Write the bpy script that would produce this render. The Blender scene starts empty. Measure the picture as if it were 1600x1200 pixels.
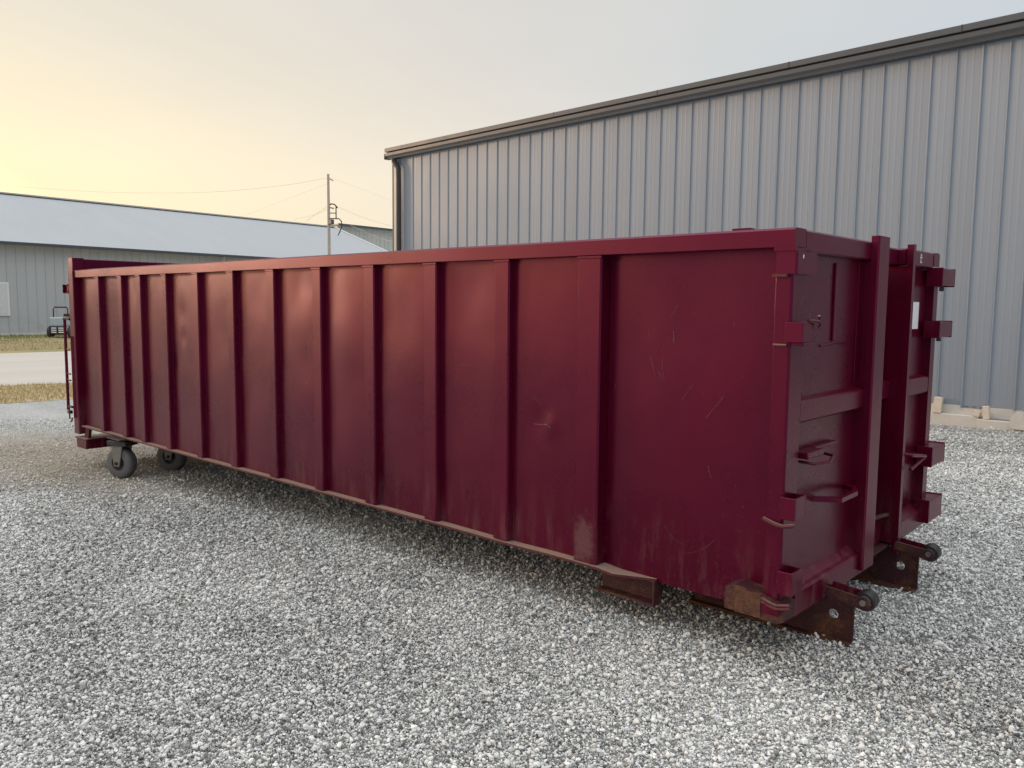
import bpy, bmesh, math, random
import numpy as np
from mathutils import Vector, Matrix, noise as mnoise
random.seed(7); rng = np.random.default_rng(11)
S = bpy.context.scene
COL = S.collection
R = math.radians

# ------------------------------------------------------------------ camera
CAM = (1.4053, -3.2588, 1.5665)
yaw, pitch, roll = -0.7369, 0.09647, 0.00906
fw = Vector((math.sin(yaw) * math.cos(pitch), math.cos(yaw) * math.cos(pitch), -math.sin(pitch)))
rt = Vector((math.cos(yaw), -math.sin(yaw), 0)); up = rt.cross(fw)
r2 = rt * math.cos(roll) + up * math.sin(roll); u2 = -rt * math.sin(roll) + up * math.cos(roll)
cd = bpy.data.cameras.new('camera'); cam = bpy.data.objects.new('camera', cd); COL.objects.link(cam)
M = Matrix((r2, u2, -fw)).transposed().to_4x4(); M.translation = CAM
cam.matrix_world = M
cd.sensor_width = 36; cd.lens = 36 * 1269.28 / 1600; cd.clip_start = 0.05; cd.clip_end = 3000
S.camera = cam

# ------------------------------------------------------------------ sky, sun, exposure
SUN_AZ, SUN_EL = -109.0, 5.5            # compass-like: 0 = +y, negative towards -x
sun_dir = Vector((math.sin(R(SUN_AZ)) * math.cos(R(SUN_EL)), math.cos(R(SUN_AZ)) * math.cos(R(SUN_EL)), math.sin(R(SUN_EL))))
w = bpy.data.worlds.new('World'); S.world = w; w.use_nodes = True
nt = w.node_tree; nt.nodes.clear()
def N(tree, t, **kw):
    n = tree.nodes.new(t)
    for k, v in kw.items(): setattr(n, k, v)
    return n
out = N(nt, 'ShaderNodeOutputWorld'); bg = N(nt, 'ShaderNodeBackground')
sky = N(nt, 'ShaderNodeTexSky', sky_type='NISHITA', sun_disc=False)
sky.sun_elevation = R(SUN_EL); sky.sun_rotation = R(SUN_AZ); sky.dust_density = 4.0; sky.air_density = 1.2; sky.altitude = 100
tc = N(nt, 'ShaderNodeTexCoord')
dot = N(nt, 'ShaderNodeVectorMath', operation='DOT_PRODUCT'); dot.inputs[1].default_value = sun_dir
nt.links.new(tc.outputs['Generated'], dot.inputs[0])
ramp = N(nt, 'ShaderNodeValToRGB')          # thin high overcast: colour by angle from the low sun
mr = N(nt, 'ShaderNodeMapRange'); mr.inputs['From Min'].default_value = -1; mr.inputs['From Max'].default_value = 1
nt.links.new(dot.outputs['Value'], mr.inputs['Value']); 
hz = N(nt, 'ShaderNodeSeparateXYZ'); nt.links.new(tc.outputs['Generated'], hz.inputs[0])
hr = N(nt, 'ShaderNodeMapRange'); hr.interpolation_type = 'SMOOTHSTEP'; hr.inputs['From Min'].default_value = 0.30; hr.inputs['From Max'].default_value = 0.04; hr.inputs['To Max'].default_value = 0.095
nt.links.new(hz.outputs['Z'], hr.inputs['Value'])
ha = N(nt, 'ShaderNodeMath', operation='ADD'); nt.links.new(mr.outputs['Result'], ha.inputs[0]); nt.links.new(hr.outputs['Result'], ha.inputs[1])
nt.links.new(ha.outputs[0], ramp.inputs['Fac'])
e = ramp.color_ramp.elements
e[0].position = 0.0; e[0].color = (0.20, 0.25, 0.33, 1)
e[1].position = 1.0; e[1].color = (3.0, 1.85, 0.80, 1)
for pos, c in ((0.28, (0.33, 0.40, 0.49)), (0.46, (0.50, 0.58, 0.66)), (0.58, (0.575, 0.61, 0.635)), (0.70, (0.70, 0.66, 0.615)), (0.80, (0.80, 0.72, 0.605)), (0.89, (0.87, 0.76, 0.57)), (0.975, (0.96, 0.815, 0.54)), (0.988, (1.35, 1.0, 0.57))):
    el = e.new(pos); el.color = (*c, 1)
sep = N(nt, 'ShaderNodeSeparateXYZ'); nt.links.new(tc.outputs['Generated'], sep.inputs[0])
up_r = N(nt, 'ShaderNodeMapRange'); up_r.inputs['From Min'].default_value = 0.36; up_r.inputs['From Max'].default_value = 0.95; up_r.interpolation_type = 'SMOOTHSTEP'
nt.links.new(sep.outputs['Z'], up_r.inputs['Value'])
upc = N(nt, 'ShaderNodeMix', data_type='RGBA'); upc.inputs['B'].default_value = (1.62, 1.66, 1.70, 1)
upf = N(nt, 'ShaderNodeMath', operation='MULTIPLY'); upf.inputs[1].default_value = 1.0
nt.links.new(up_r.outputs['Result'], upf.inputs[0]); nt.links.new(upf.outputs[0], upc.inputs['Factor']); 
veil = N(nt, 'ShaderNodeMix', data_type='RGBA'); veil.inputs['B'].default_value = (0.575, 0.57, 0.555, 1)
vr = N(nt, 'ShaderNodeMapRange'); vr.inputs['From Min'].default_value = 0.12; vr.inputs['From Max'].default_value = 0.38; vr.inputs['To Max'].default_value = .62; vr.interpolation_type = 'SMOOTHSTEP'
nt.links.new(sep.outputs['Z'], vr.inputs['Value']); nt.links.new(vr.outputs['Result'], veil.inputs['Factor']); nt.links.new(ramp.outputs['Color'], veil.inputs['A'])
nt.links.new(veil.outputs['Result'], upc.inputs['A'])
nsc = N(nt, 'ShaderNodeVectorMath', operation='SCALE'); nsc.inputs['Scale'].default_value = 0.10
nt.links.new(sky.outputs['Color'], nsc.inputs[0])
mixs = N(nt, 'ShaderNodeMix', data_type='RGBA'); mixs.inputs['Factor'].default_value = 0.12
nt.links.new(upc.outputs['Result'], mixs.inputs['A']); nt.links.new(nsc.outputs[0], mixs.inputs['B'])
cmap = N(nt, 'ShaderNodeMapping'); cmap.inputs['Scale'].default_value = (1.3, 1.3, 5.0); nt.links.new(tc.outputs['Generated'], cmap.inputs[0])
cn = N(nt, 'ShaderNodeTexNoise'); cn.inputs['Scale'].default_value = 1.6; cn.inputs['Detail'].default_value = 5; nt.links.new(cmap.outputs[0], cn.inputs['Vector'])
cr = N(nt, 'ShaderNodeMapRange'); cr.inputs['From Min'].default_value = .3; cr.inputs['From Max'].default_value = .7; cr.inputs['To Min'].default_value = .965; cr.inputs['To Max'].default_value = 1.03; nt.links.new(cn.outputs['Fac'], cr.inputs['Value'])
cs = N(nt, 'ShaderNodeVectorMath', operation='SCALE'); nt.links.new(mixs.outputs['Result'], cs.inputs[0]); nt.links.new(cr.outputs['Result'], cs.inputs['Scale'])
nt.links.new(cs.outputs[0], bg.inputs['Color']); bg.inputs['Strength'].default_value = 1.0
nt.links.new(bg.outputs[0], out.inputs[0])
sl = bpy.data.lights.new('sun', 'SUN'); sl.energy = 3.1; sl.angle = R(11); sl.color = (1.0, 0.68, 0.46)
so = bpy.data.objects.new('sun', sl); COL.objects.link(so)
so.rotation_euler = (-sun_dir).to_track_quat('-Z', 'Y').to_euler(); so.location = (-20, -10, 12)
S.view_settings.view_transform = 'Standard'; S.view_settings.look = 'None'
S.view_settings.exposure = 0.34; S.view_settings.gamma = 1.0; S.view_settings.use_curve_mapping = False
S.render.engine = 'CYCLES'; S.cycles.max_bounces = 6; S.cycles.diffuse_bounces = 3; S.cycles.glossy_bounces = 3
S.render.resolution_x = 1024; S.render.resolution_y = 768

# ------------------------------------------------------------------ material helpers
class Mat:
    def __init__(s, name):
        s.m = bpy.data.materials.new(name); s.m.use_nodes = True; s.t = s.m.node_tree
        s.b = s.t.nodes['Principled BSDF']; s.geo = N(s.t, 'ShaderNodeNewGeometry'); s.P = s.geo.outputs['Position']
    def L(s, a, b): s.t.links.new(a, b)
    def mapped(s, scale=(1, 1, 1), loc=(0, 0, 0), src=None):
        n = N(s.t, 'ShaderNodeMapping'); n.inputs['Scale'].default_value = scale; n.inputs['Location'].default_value = loc
        s.L(src or s.P, n.inputs[0]); return n.outputs[0]
    def noise(s, scale, detail=4, rough=.55, vec=None, dist=0):
        n = N(s.t, 'ShaderNodeTexNoise'); n.inputs['Scale'].default_value = scale; n.inputs['Detail'].default_value = detail
        n.inputs['Roughness'].default_value = rough; n.inputs['Distortion'].default_value = dist
        s.L(vec or s.P, n.inputs['Vector']); return n.outputs['Fac']
    def ramp(s, v, lo, hi, a=0., b=1.):
        n = N(s.t, 'ShaderNodeMapRange'); n.inputs['From Min'].default_value = lo; n.inputs['From Max'].default_value = hi
        n.inputs['To Min'].default_value = a; n.inputs['To Max'].default_value = b; s.L(v, n.inputs['Value']); return n.outputs['Result']
    def math(s, op, a, b=None):
        n = N(s.t, 'ShaderNodeMath', operation=op)
        for i, v in enumerate((a, b)):
            if v is None: continue
            if isinstance(v, (int, float)): n.inputs[i].default_value = v
            else: s.L(v, n.inputs[i])
        return n.outputs[0]
    def mix(s, f, a, b):
        n = N(s.t, 'ShaderNodeMix', data_type='RGBA')
        for k, v in (('Factor', f), ('A', a), ('B', b)):
            if isinstance(v, (int, float)): n.inputs[k].default_value = v
            elif isinstance(v, tuple): n.inputs[k].default_value = (*v, 1)
            else: s.L(v, n.inputs[k])
        return n.outputs['Result']
    def xyz(s):
        n = N(s.t, 'ShaderNodeSeparateXYZ'); s.L(s.P, n.inputs[0]); return n.outputs
    def col(s, c):
        if isinstance(c, tuple): s.b.inputs['Base Color'].default_value = (*c, 1)
        else: s.L(c, s.b.inputs['Base Color'])
        return s
    def set(s, k, v):
        if isinstance(v, (int, float)): s.b.inputs[k].default_value = v
        else: s.L(v, s.b.inputs[k])
        return s
    def bump(s, h, strength=.3, dist=.01):
        n = N(s.t, 'ShaderNodeBump'); n.inputs['Strength'].default_value = strength; n.inputs['Distance'].default_value = dist
        s.L(h, n.inputs['Height']); s.L(n.outputs[0], s.b.inputs['Normal']); return s

def paint_mat(name, base, rough, dirt=1.0):
    m = Mat(name)
    x, y, z = m.xyz()
    n1 = m.noise(1.7, 5); n2 = m.noise(23, 5, .7)
    c = m.mix(m.ramp(n1, .3, .7), tuple(v * .82 for v in base), tuple(v * 1.18 for v in base))
    # sparse chips and rubs of the coat
    st = m.noise(1, 3, .6, m.mapped((55, 55, 9)))
    chips = m.math('MULTIPLY', m.ramp(st, .74, .78), m.ramp(m.noise(2.3, 2, .5, m.mapped((1, 1, 1), (4, 2, 9))), .50, .60))
    c = m.mix(m.math('MULTIPLY', chips, .16), c, (.30, .17, .17))
    # road dust splashed on the lowest part, patchy
    low = m.ramp(z, .62, .24)
    spl = m.math('MULTIPLY', m.math('MULTIPLY', low, m.ramp(m.noise(1, 5, .7, m.mapped((14, 14, 3))), .48, .78)), .38 * dirt)
    spk = m.math('MULTIPLY', m.ramp(m.noise(95, 2, .5), .68, .74), m.math('MULTIPLY', m.ramp(z, 1.0, .25), .55 * dirt))
    mp = N(m.t, 'ShaderNodeMapping'); mp.inputs['Location'].default_value = (1.06 * 8, 0, -.36 * 4.2); mp.inputs['Scale'].default_value = (8, 1, 4.2); m.L(m.P, mp.inputs[0])
    ln = N(m.t, 'ShaderNodeVectorMath', operation='LENGTH'); m.L(mp.outputs[0], ln.inputs[0])   # scuffed foot of the last rib
    scf = m.math('MULTIPLY', m.ramp(m.math('ADD', ln.outputs['Value'], m.math('MULTIPLY', m.noise(26, 5, .75), 1.5)), 1.45, 1.05), .36)
    c = m.mix(m.math('MAXIMUM', m.math('MAXIMUM', spl, spk), scf), c, (.20, .135, .12))
    m.col(c)
    m.set('Roughness', m.math('ADD', m.ramp(n1, .2, .8, rough - .05, rough + .08), m.math('MULTIPLY', m.math('MAXIMUM', spl, m.ramp(n2, .5, .8, 0, .12)), .35)))
    m.set('Specular IOR Level', .62); m.b.inputs['Specular Tint'].default_value = (1.0, .26, .55, 1)
    m.bump(m.math('ADD', m.noise(60, 3, .6), m.math('MULTIPLY', m.noise(7, 3), 1.5)), .06, .004)
    return m.m
BASE = (0.062, 0.0010, 0.0108)
PAINT = paint_mat('maroon_paint', BASE, .27)
PAINT2 = paint_mat('maroon_paint_frame', (0.070, 0.0014, 0.0122), .29, 1.2)
def rust_mat(name, paint_amt):
    m = Mat(name); n = m.noise(9, 6, .65); k = m.noise(45, 4, .7)
    c = m.mix(m.ramp(k, .3, .75), (.035, .014, .009), (.15, .052, .020))
    c = m.mix(m.ramp(n, paint_amt - .05, paint_amt + .05), (.040, .004, .009), c)
    c = m.mix(m.math('MULTIPLY', m.ramp(m.noise(120, 2), .6, .75), .4), c, (.25, .17, .13))
    m.col(c).set('Roughness', m.ramp(n, .3, .7, .55, .9)); m.bump(k, .4, .004); return m.m
RUST = rust_mat('rusty_steel', .43); RUSTP = rust_mat('rusty_painted_steel', .55)
def dusty_flange():
    m = Mat('dusty_flange_paint'); n = m.noise(6, 5, .65); k = m.noise(70, 4, .7)
    nz = N(m.t, 'ShaderNodeSeparateXYZ'); m.L(m.geo.outputs['Normal'], nz.inputs[0])
    d = m.math('MULTIPLY', m.ramp(nz.outputs[2], .5, .8), m.ramp(m.math('ADD', n, m.math('MULTIPLY', k, .4)), .45, .62, .45, .95))
    m.col(m.mix(d, (.085, .010, .018), m.mix(k, (.22, .15, .115), (.36, .25, .19)))).set('Roughness', .7); m.bump(k, .4, .003); return m.m
FLANGE = dusty_flange()
def plain(name, c, rough=.6, var=.15, scale=8, metallic=0., bump=.0):
    m = Mat(name); n = m.noise(scale, 5, .6)
    m.col(m.mix(n, tuple(v * (1 - var) for v in c), tuple(min(1, v * (1 + var)) for v in c))).set('Roughness', m.ramp(n, .2, .8, max(.05, rough - .08), min(1, rough + .08))).set('Metallic', metallic)
    if bump: m.bump(m.noise(scale * 9, 3), bump, .004)
    return m.m
SCRATCH = plain('scratched_primer', (.14, .05, .062), .6, .3, 60)
RUBBER = plain('grey_wheel_rubber', (.115, .115, .115), .75, .35, 30, bump=.3)
HUB = plain('dark_wheel_hub', (.035, .033, .034), .6, .4, 40)
STEEL = plain('worn_steel', (.28, .27, .27), .35, .3, 40, .9)
ZINC = plain('dull_zinc_fork', (.20, .19, .175), .6, .35, 25, .3)
BLACK = plain('black_plastic', (.015, .015, .016), .45, .2)
WHITE = plain('white_vinyl', (.74, .73, .76), .5, .05)
INNER = rust_mat('container_lining', .5)

def metal_wall(name, c, rough, streak=.12):
    m = Mat(name)
    s_ = m.noise(1, 5, .6, m.mapped((5.0, 5.0, .22))); n = m.noise(.6, 3)
    cc = m.mix(s_, tuple(v * (1 - streak) for v in c), tuple(v * (1 + streak) for v in c))
    x, y, z = m.xyz()
    dirt = m.math('MULTIPLY', m.ramp(z, 1.1, .1), m.ramp(m.noise(3, 5, .7), .45, .75, 0, .45))
    oi = N(m.t, 'ShaderNodeObjectInfo'); vv = m.ramp(oi.outputs['Random'], 0, 1, .0, .10)
    cc = m.mix(vv, cc, tuple(v * .4 for v in c))
    cc = m.mix(dirt, cc, (.30, .28, .25))
    m.col(cc).set('Roughness', m.ramp(n, .3, .7, rough - .05, rough + .08)).set('Specular IOR Level', .5)
    m.bump(m.math('ADD', m.noise(1, 2, .5, m.mapped((3, 3, .8))), m.math('MULTIPLY', m.noise(50, 2), .3)), .06, .006)
    return m.m
WALL = metal_wall('grey_wall_sheet', (.240, .280, .340), .52, .04)
WALL_L = metal_wall('pale_grey_wall_sheet', (.46, .48, .505), .5, .05)
WALL_B = metal_wall('greenish_wall_sheet', (.50, .51, .47), .6, .05)
TRIM = plain('brown_grey_trim', (.062, .072, .088), .5, .12, 3)
TRIM_PALE = plain('pale_corner_trim', (.42, .40, .385), .5, .08, 3)
TRIM_DARK = plain('dark_downspout', (.040, .036, .038), .4, .15, 4)
def roof_mat():
    m = Mat('pale_roof_sheet'); n = m.noise(1, 4, .6, m.mapped((.10, .55, .55)))
    m.col(m.mix(n, (.34, .355, .37), (.395, .41, .425))).set('Roughness', .6)
    m.bump(m.noise(3, 3), .05, .01); return m.m
ROOF = roof_mat()
def concrete():
    m = Mat('cream_footing'); n = m.noise(4, 6, .65); k = m.noise(60, 3)
    c = m.mix(n, (.52, .49, .44), (.68, .64, .58)); c = m.mix(m.ramp(k, .6, .8, 0, .4), c, (.3, .27, .24))
    m.col(c).set('Roughness', .85); m.bump(k, .3, .004); return m.m
FOOT = concrete()
WOOD = plain('fresh_pine', (.66, .57, .47), .7, .2, 18)
POLE = plain('weathered_pole', (.42, .36, .31), .85, .25, 6)
WIRE = plain('grey_cable', (.55, .50, .44), .6, .1)
GLASS = plain('white_window_blind', (.62, .64, .66), .25, .05)
TRIM_W = plain('white_window_frame', (.74, .74, .73), .4, .04)

def stone_mix(m, tone):
    c = N(m.t, 'ShaderNodeValToRGB'); e = c.color_ramp.elements
    e[0].position = 0; e[0].color = (.085, .085, .083, 1); e[1].position = 1; e[1].color = (.84, .84, .82, 1)
    for pos, k in ((.25, (.26, .26, .25)), (.55, (.52, .52, .505)), (.85, (.70, .70, .68))):
        el = e.new(pos); el.color = (*k, 1)
    m.L(tone, c.inputs[0]); return c.outputs[0]
def dirt_mask(m):
    # worn wheel-track of tan fines left of the container, a long soft patch with a ragged outline
    mp = N(m.t, 'ShaderNodeMapping'); mp.vector_type = 'POINT'
    mp.inputs['Location'].default_value = (8.6 * .30, -.15 * .75, 0); mp.inputs['Scale'].default_value = (.30, .75, 0)
    m.L(m.P, mp.inputs[0])
    ln = N(m.t, 'ShaderNodeVectorMath', operation='LENGTH'); m.L(mp.outputs[0], ln.inputs[0])
    return m.ramp(m.math('ADD', ln.outputs['Value'], m.math('MULTIPLY', m.noise(1.3, 6, .65), .9)), 1.55, .85)
def gravel_ground():
    m = Mat('crushed_stone')
    v = N(m.t, 'ShaderNodeTexVoronoi'); v.inputs['Scale'].default_value = 88; m.L(m.P, v.inputs['Vector'])
    v2 = N(m.t, 'ShaderNodeTexVoronoi', feature='DISTANCE_TO_EDGE'); v2.inputs['Scale'].default_value = 88; m.L(m.P, v2.inputs['Vector'])
    sp = N(m.t, 'ShaderNodeSeparateColor'); m.L(v.outputs['Color'], sp.inputs[0])
    big = m.noise(.35, 5, .6); mid = m.noise(2.5, 4, .6)
    tone = m.math('ADD', m.ramp(sp.outputs[0], 0, 1, .30, 1.05), m.math('ADD', m.ramp(big, .3, .7, -.15, .14), m.ramp(m.noise(1, 4, .6, m.mapped((.22, 1.15, 1))), .3, .7, -.13, .13)))
    c = stone_mix(m, tone)
    c = m.mix(m.ramp(v2.outputs['Distance'], .02, .08, .40, 0), c, (.10, .098, .095))  # shaded gaps between stones, painted as darker cell edges
    c = m.mix(m.math('MULTIPLY', dirt_mask(m), .65), c, (.40, .31, .21))
    m.col(c).set('Roughness', .9).set('Specular IOR Level', .25)
    m.bump(m.math('ADD', m.ramp(v2.outputs['Distance'], 0, .3), sp.outputs[1]), .8, .012)
    return m.m
GRAVEL = gravel_ground()
def stone_mat():
    m = Mat('limestone_chip')
    a = N(m.t, 'ShaderNodeAttribute', attribute_type='INSTANCER', attribute_name='tone')
    k = m.noise(220, 3, .6); big = m.noise(.35, 5, .6)
    tone = m.math('ADD', a.outputs['Fac'], m.math('ADD', m.ramp(k, .3, .7, -.10, .10), m.math('ADD', m.ramp(big, .3, .7, -.15, .14), m.ramp(m.noise(1, 4, .6, m.mapped((.22, 1.15, 1))), .3, .7, -.13, .13))))
    c = stone_mix(m, tone)
    c = m.mix(m.math('MULTIPLY', dirt_mask(m), .5), c, (.46, .37, .26))
    m.col(c).set('Roughness', .85).set('Specular IOR Level', .3); return m.m
STONE = stone_mat()
def road_mat():
    m = Mat('pale_dusty_road'); n = m.noise(1, 5, .6, m.mapped((.9, .10, 1))); k = m.noise(30, 4)
    c = m.mix(n, (.42, .385, .34), (.58, .53, .46)); c = m.mix(m.ramp(k, .55, .75, 0, .25), c, (.2, .19, .18))
    m.col(c).set('Roughness', .9); m.bump(k, .3, .01); return m.m
def soil_mat(name, a, b, g):
    m = Mat(name); n = m.noise(1, 5, .65, m.mapped((.5, .22, 1))); k = m.noise(12, 5, .7)
    c = m.mix(k, a, b); c = m.mix(m.ramp(n, .45, .62, 0, .75), c, g)
    m.col(c).set('Roughness', 1).set('Specular IOR Level', .1); m.bump(k, .6, .03); return m.m
def blade_mat(name, a, b, g, gx0, gx1):
    m = Mat(name); k = m.noise(9, 4, .7); n = m.noise(1, 5, .65, m.mapped((.5, .22, 1)))
    c = m.mix(m.ramp(k, .3, .7), a, b); x, y, z = m.xyz()
    c = m.mix(m.math('MULTIPLY', m.ramp(n, .38, .55), m.ramp(x, gx0, gx1)), c, g)
    m.col(c).set('Roughness', .8).set('Specular IOR Level', .2); return m.m

# ------------------------------------------------------------------ object helpers
def tag(o, label=None, cat=None, group=None, kind=None):
    for k, v in (('label', label), ('category', cat), ('group', group), ('kind', kind)):
        if v: o[k] = v
    return o
def thing(name, label, cat, loc=(0, 0, 0), rz=0., group=None):
    o = bpy.data.objects.new(name, None); o.empty_display_size = .2; COL.objects.link(o)
    o.location = loc; o.rotation_euler = (0, 0, rz); tag(o, label, cat, group); return o
ORG = {}      # world offset removed from meshes parented to a thing
class MB:
    def __init__(s): s.bm = bmesh.new()
    def box(s, x0, x1, y0, y1, z0, z1, bev=0.0, rot=None, seg=1):
        c = Vector(((x0 + x1) / 2, (y0 + y1) / 2, (z0 + z1) / 2))
        g = bmesh.ops.create_cube(s.bm, size=1)
        vs = g['verts']
        for v in vs: v.co = Vector((v.co.x * (x1 - x0), v.co.y * (y1 - y0), v.co.z * (z1 - z0)))
        if bev:
            es = list({e for v in vs for e in v.link_edges})
            r = bmesh.ops.bevel(s.bm, geom=es, offset=bev, segments=seg, affect='EDGES', profile=.5)
            vs = list({v for f in r['faces'] for v in f.verts} | {v for v in vs if v.is_valid})
        for v in vs:
            co = v.co
            if rot is not None: co = rot @ co
            v.co = co + c
        return s
    def prism(s, prof, axis, a, b):
        """prof: list of 2-D points; axis 'x','y','z' extruded from a to b"""
        def P(q, t):
            return {'x': (t, q[0], q[1]), 'y': (q[0], t, q[1]), 'z': (q[0], q[1], t)}[axis]
        A = [s.bm.verts.new(P(q, a)) for q in prof]; B = [s.bm.verts.new(P(q, b)) for q in prof]
        n = len(prof)
        for i in range(n): s.bm.faces.new((A[i], A[(i + 1) % n], B[(i + 1) % n], B[i]))
        s.bm.faces.new(A[::-1]); s.bm.faces.new(B); return s
    def tube(s, pts, r, n=8, cap=True):
        pts = [Vector(p) for p in pts]; rings = []
        for i, p in enumerate(pts):
            d = (pts[min(i + 1, len(pts) - 1)] - pts[max(i - 1, 0)]).normalized()
            a = d.cross(Vector((0, 0, 1)) if abs(d.z) < .9 else Vector((1, 0, 0))).normalized(); b = d.cross(a)
            rr = r[i] if isinstance(r, (list, tuple)) else r
            rings.append([s.bm.verts.new(p + (a * math.cos(t) + b * math.sin(t)) * rr) for t in [2 * math.pi * k / n for k in range(n)]])
        for A, B in zip(rings, rings[1:]):
            for k in range(n): s.bm.faces.new((A[k], A[(k + 1) % n], B[(k + 1) % n], B[k]))
        if cap: s.bm.faces.new(rings[0][::-1]); s.bm.faces.new(rings[-1])
        return s
    def lathe_y(s, prof, c, n=28, closed=True):
        """prof: (y offset, radius) loop around the y axis through c"""
        rings = []
        for k in range(n):
            t = 2 * math.pi * k / n
            rings.append([s.bm.verts.new((c[0] + r * math.cos(t), c[1] + y, c[2] + r * math.sin(t))) for y, r in prof])
        m = len(prof)
        for k in range(n):
            A, B = rings[k], rings[(k + 1) % n]
            for i in range(m if closed else m - 1):
                j = (i + 1) % m; s.bm.faces.new((A[i], A[j], B[j], B[i]))
        return s
    def poly(s, pts):
        s.bm.faces.new([s.bm.verts.new(p) for p in pts]); return s
    def build(s, name, mat, parent=None, smooth=False, normals=True):
        if normals: bmesh.ops.recalc_face_normals(s.bm, faces=s.bm.faces)
        me = bpy.data.meshes.new(name); s.bm.to_mesh(me); s.bm.free()
        me.materials.append(mat)
        if smooth:
            me.polygons.foreach_set('use_smooth', [True] * len(me.polygons))
            me.set_sharp_from_angle(angle=R(35))
        o = bpy.data.objects.new(name, me); COL.objects.link(o)
        if parent is not None:
            o.parent = parent
            off = ORG.get(parent.name); ORG[o.name] = off
            if off is not None: me.transform(Matrix.Translation(-Vector(off)))
        return o
def grid_mesh(name, nx, ny, fn, mat, parent=None, smooth=True):
    vs = [fn(i / nx, j / ny) for j in range(ny + 1) for i in range(nx + 1)]
    fs = [(j * (nx + 1) + i, j * (nx + 1) + i + 1, (j + 1) * (nx + 1) + i + 1, (j + 1) * (nx + 1) + i) for j in range(ny) for i in range(nx)]
    me = bpy.data.meshes.new(name); me.from_pydata(vs, [], fs); me.materials.append(mat)
    if smooth: me.polygons.foreach_set('use_smooth', [True] * len(me.polygons))
    o = bpy.data.objects.new(name, me); COL.objects.link(o)
    if parent is not None:
        o.parent = parent; off = ORG.get(parent.name); ORG[o.name] = off
        if off is not None: me.transform(Matrix.Translation(-Vector(off)))
    return o
def share(src, parent, loc):
    o = src.copy(); COL.objects.link(o); o.parent = parent; o.location = loc; return o

# ------------------------------------------------------------------ ground
SLOPE = 0.0233
def gz(x, y):
    t = min(max(-x, 0.0), 12.0)
    z = -.012 - SLOPE * t
    if t > 9.5: z = -.012 - SLOPE * (9.5 + (t - 9.5) * (1 - (t - 9.5) / 5.0))
    return z
xs = sorted(set([-600, -300, -150, -90, -60] + [round(-48 + i * 2, 2) for i in range(17)] + [round(-14 + i * .5, 2) for i in range(45)] + [12, 20, 40, 90, 200, 600]))
ys = [-600, -200, -60, -30, -15] + [-10 + i for i in range(26)] + [20, 30, 60, 120, 300, 600]
def und(x, y):
    k = 1.0 if -14 < x < 9 and -10 < y < 16 else 0.0
    if k == 0: return 0
    f = .010 * mnoise.noise(Vector((x * .9, y * .9, 3.3))) + .006 * mnoise.noise(Vector((x * 2.3, y * 2.3, 8.1)))
    return f
bm_v = [(x, y, gz(x, y) + und(x, y)) for y in ys for x in xs]
nx = len(xs)
me = bpy.data.meshes.new('gravel_ground')
me.from_pydata(bm_v, [], [(j * nx + i, j * nx + i + 1, (j + 1) * nx + i + 1, (j + 1) * nx + i) for j in range(len(ys) - 1) for i in range(nx - 1)])
me.materials.append(GRAVEL); me.polygons.foreach_set('use_smooth', [True] * len(me.polygons))
ground = bpy.data.objects.new('gravel_ground', me); COL.objects.link(ground); tag(ground, kind='structure')
GL = gz(-20, 0)
def strip(name, xa, xb, mat, dz, wob=.25, kind='structure'):
    vs, fs = [], []; n = 110; cols = 8
    for j in range(n + 1):
        y = -45 + 120 * j / n
        for i in range(cols + 1):
            x = xa + (xb - xa) * i / cols
            if i in (0, cols): x += wob * mnoise.noise(Vector((y * .45, xa if i == 0 else xb, 1.7))) + wob * .5 * mnoise.noise(Vector((y * 1.6, xa if i == 0 else xb, 5.7)))
            vs.append((x, y, GL + dz + (.010 + .010 * mnoise.noise(Vector((x * .8, y * .8, 0))) if 0 < i < cols else 0)))
    for j in range(n):
        for i in range(cols):
            a = j * (cols + 1) + i; fs.append((a, a + 1, a + cols + 2, a + cols + 1))
    me = bpy.data.meshes.new(name); me.from_pydata(vs, [], fs); me.materials.append(mat)
    o = bpy.data.objects.new(name, me); COL.objects.link(o); tag(o, kind=kind); return o
strip('grass_verge', -18.3, -14.9, soil_mat('dry_verge', (.40, .31, .18), (.54, .43, .26), (.42, .34, .19)), .006)
strip('road', -30.6, -18.1, road_mat(), .014, .18)
strip('building_lawn', -47.4, -30.4, soil_mat('dry_lawn', (.30, .24, .13), (.42, .33, .19), (.16, .18, .07)), .006)
def grass(name, xa, xb, ya, yb, n, h, mat, label):
    x = rng.uniform(xa, xb, n); y = rng.uniform(ya, yb, n); hh = h * rng.uniform(.4, 1.25, n)
    a = rng.uniform(0, 6.283, n); wd = .012 * rng.uniform(.7, 1.8, n); lx = rng.normal(0, .35, n) * hh; ly = rng.normal(0, .35, n) * hh
    keep = np.array([mnoise.noise(Vector((px * .5, py * .5, 2.2))) > -.22 for px, py in zip(x, y)])
    x, y, hh, a, wd, lx, ly = [q[keep] for q in (x, y, hh, a, wd, lx, ly)]; n = len(x)
    V = np.zeros((n, 3, 3)); dx, dy = np.cos(a) * wd, np.sin(a) * wd; z0 = GL + .008
    V[:, 0] = np.stack([x - dx, y - dy, np.full(n, z0)], 1); V[:, 1] = np.stack([x + dx, y + dy, np.full(n, z0)], 1)
    V[:, 2] = np.stack([x + lx, y + ly, z0 + hh], 1)
    me = bpy.data.meshes.new(name); me.from_pydata(V.reshape(-1, 3).tolist(), [], [(3 * i, 3 * i + 1, 3 * i + 2) for i in range(n)])
    me.materials.append(mat); o = bpy.data.objects.new(name, me); COL.objects.link(o); tag(o, label, 'grass', kind='stuff')
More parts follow.
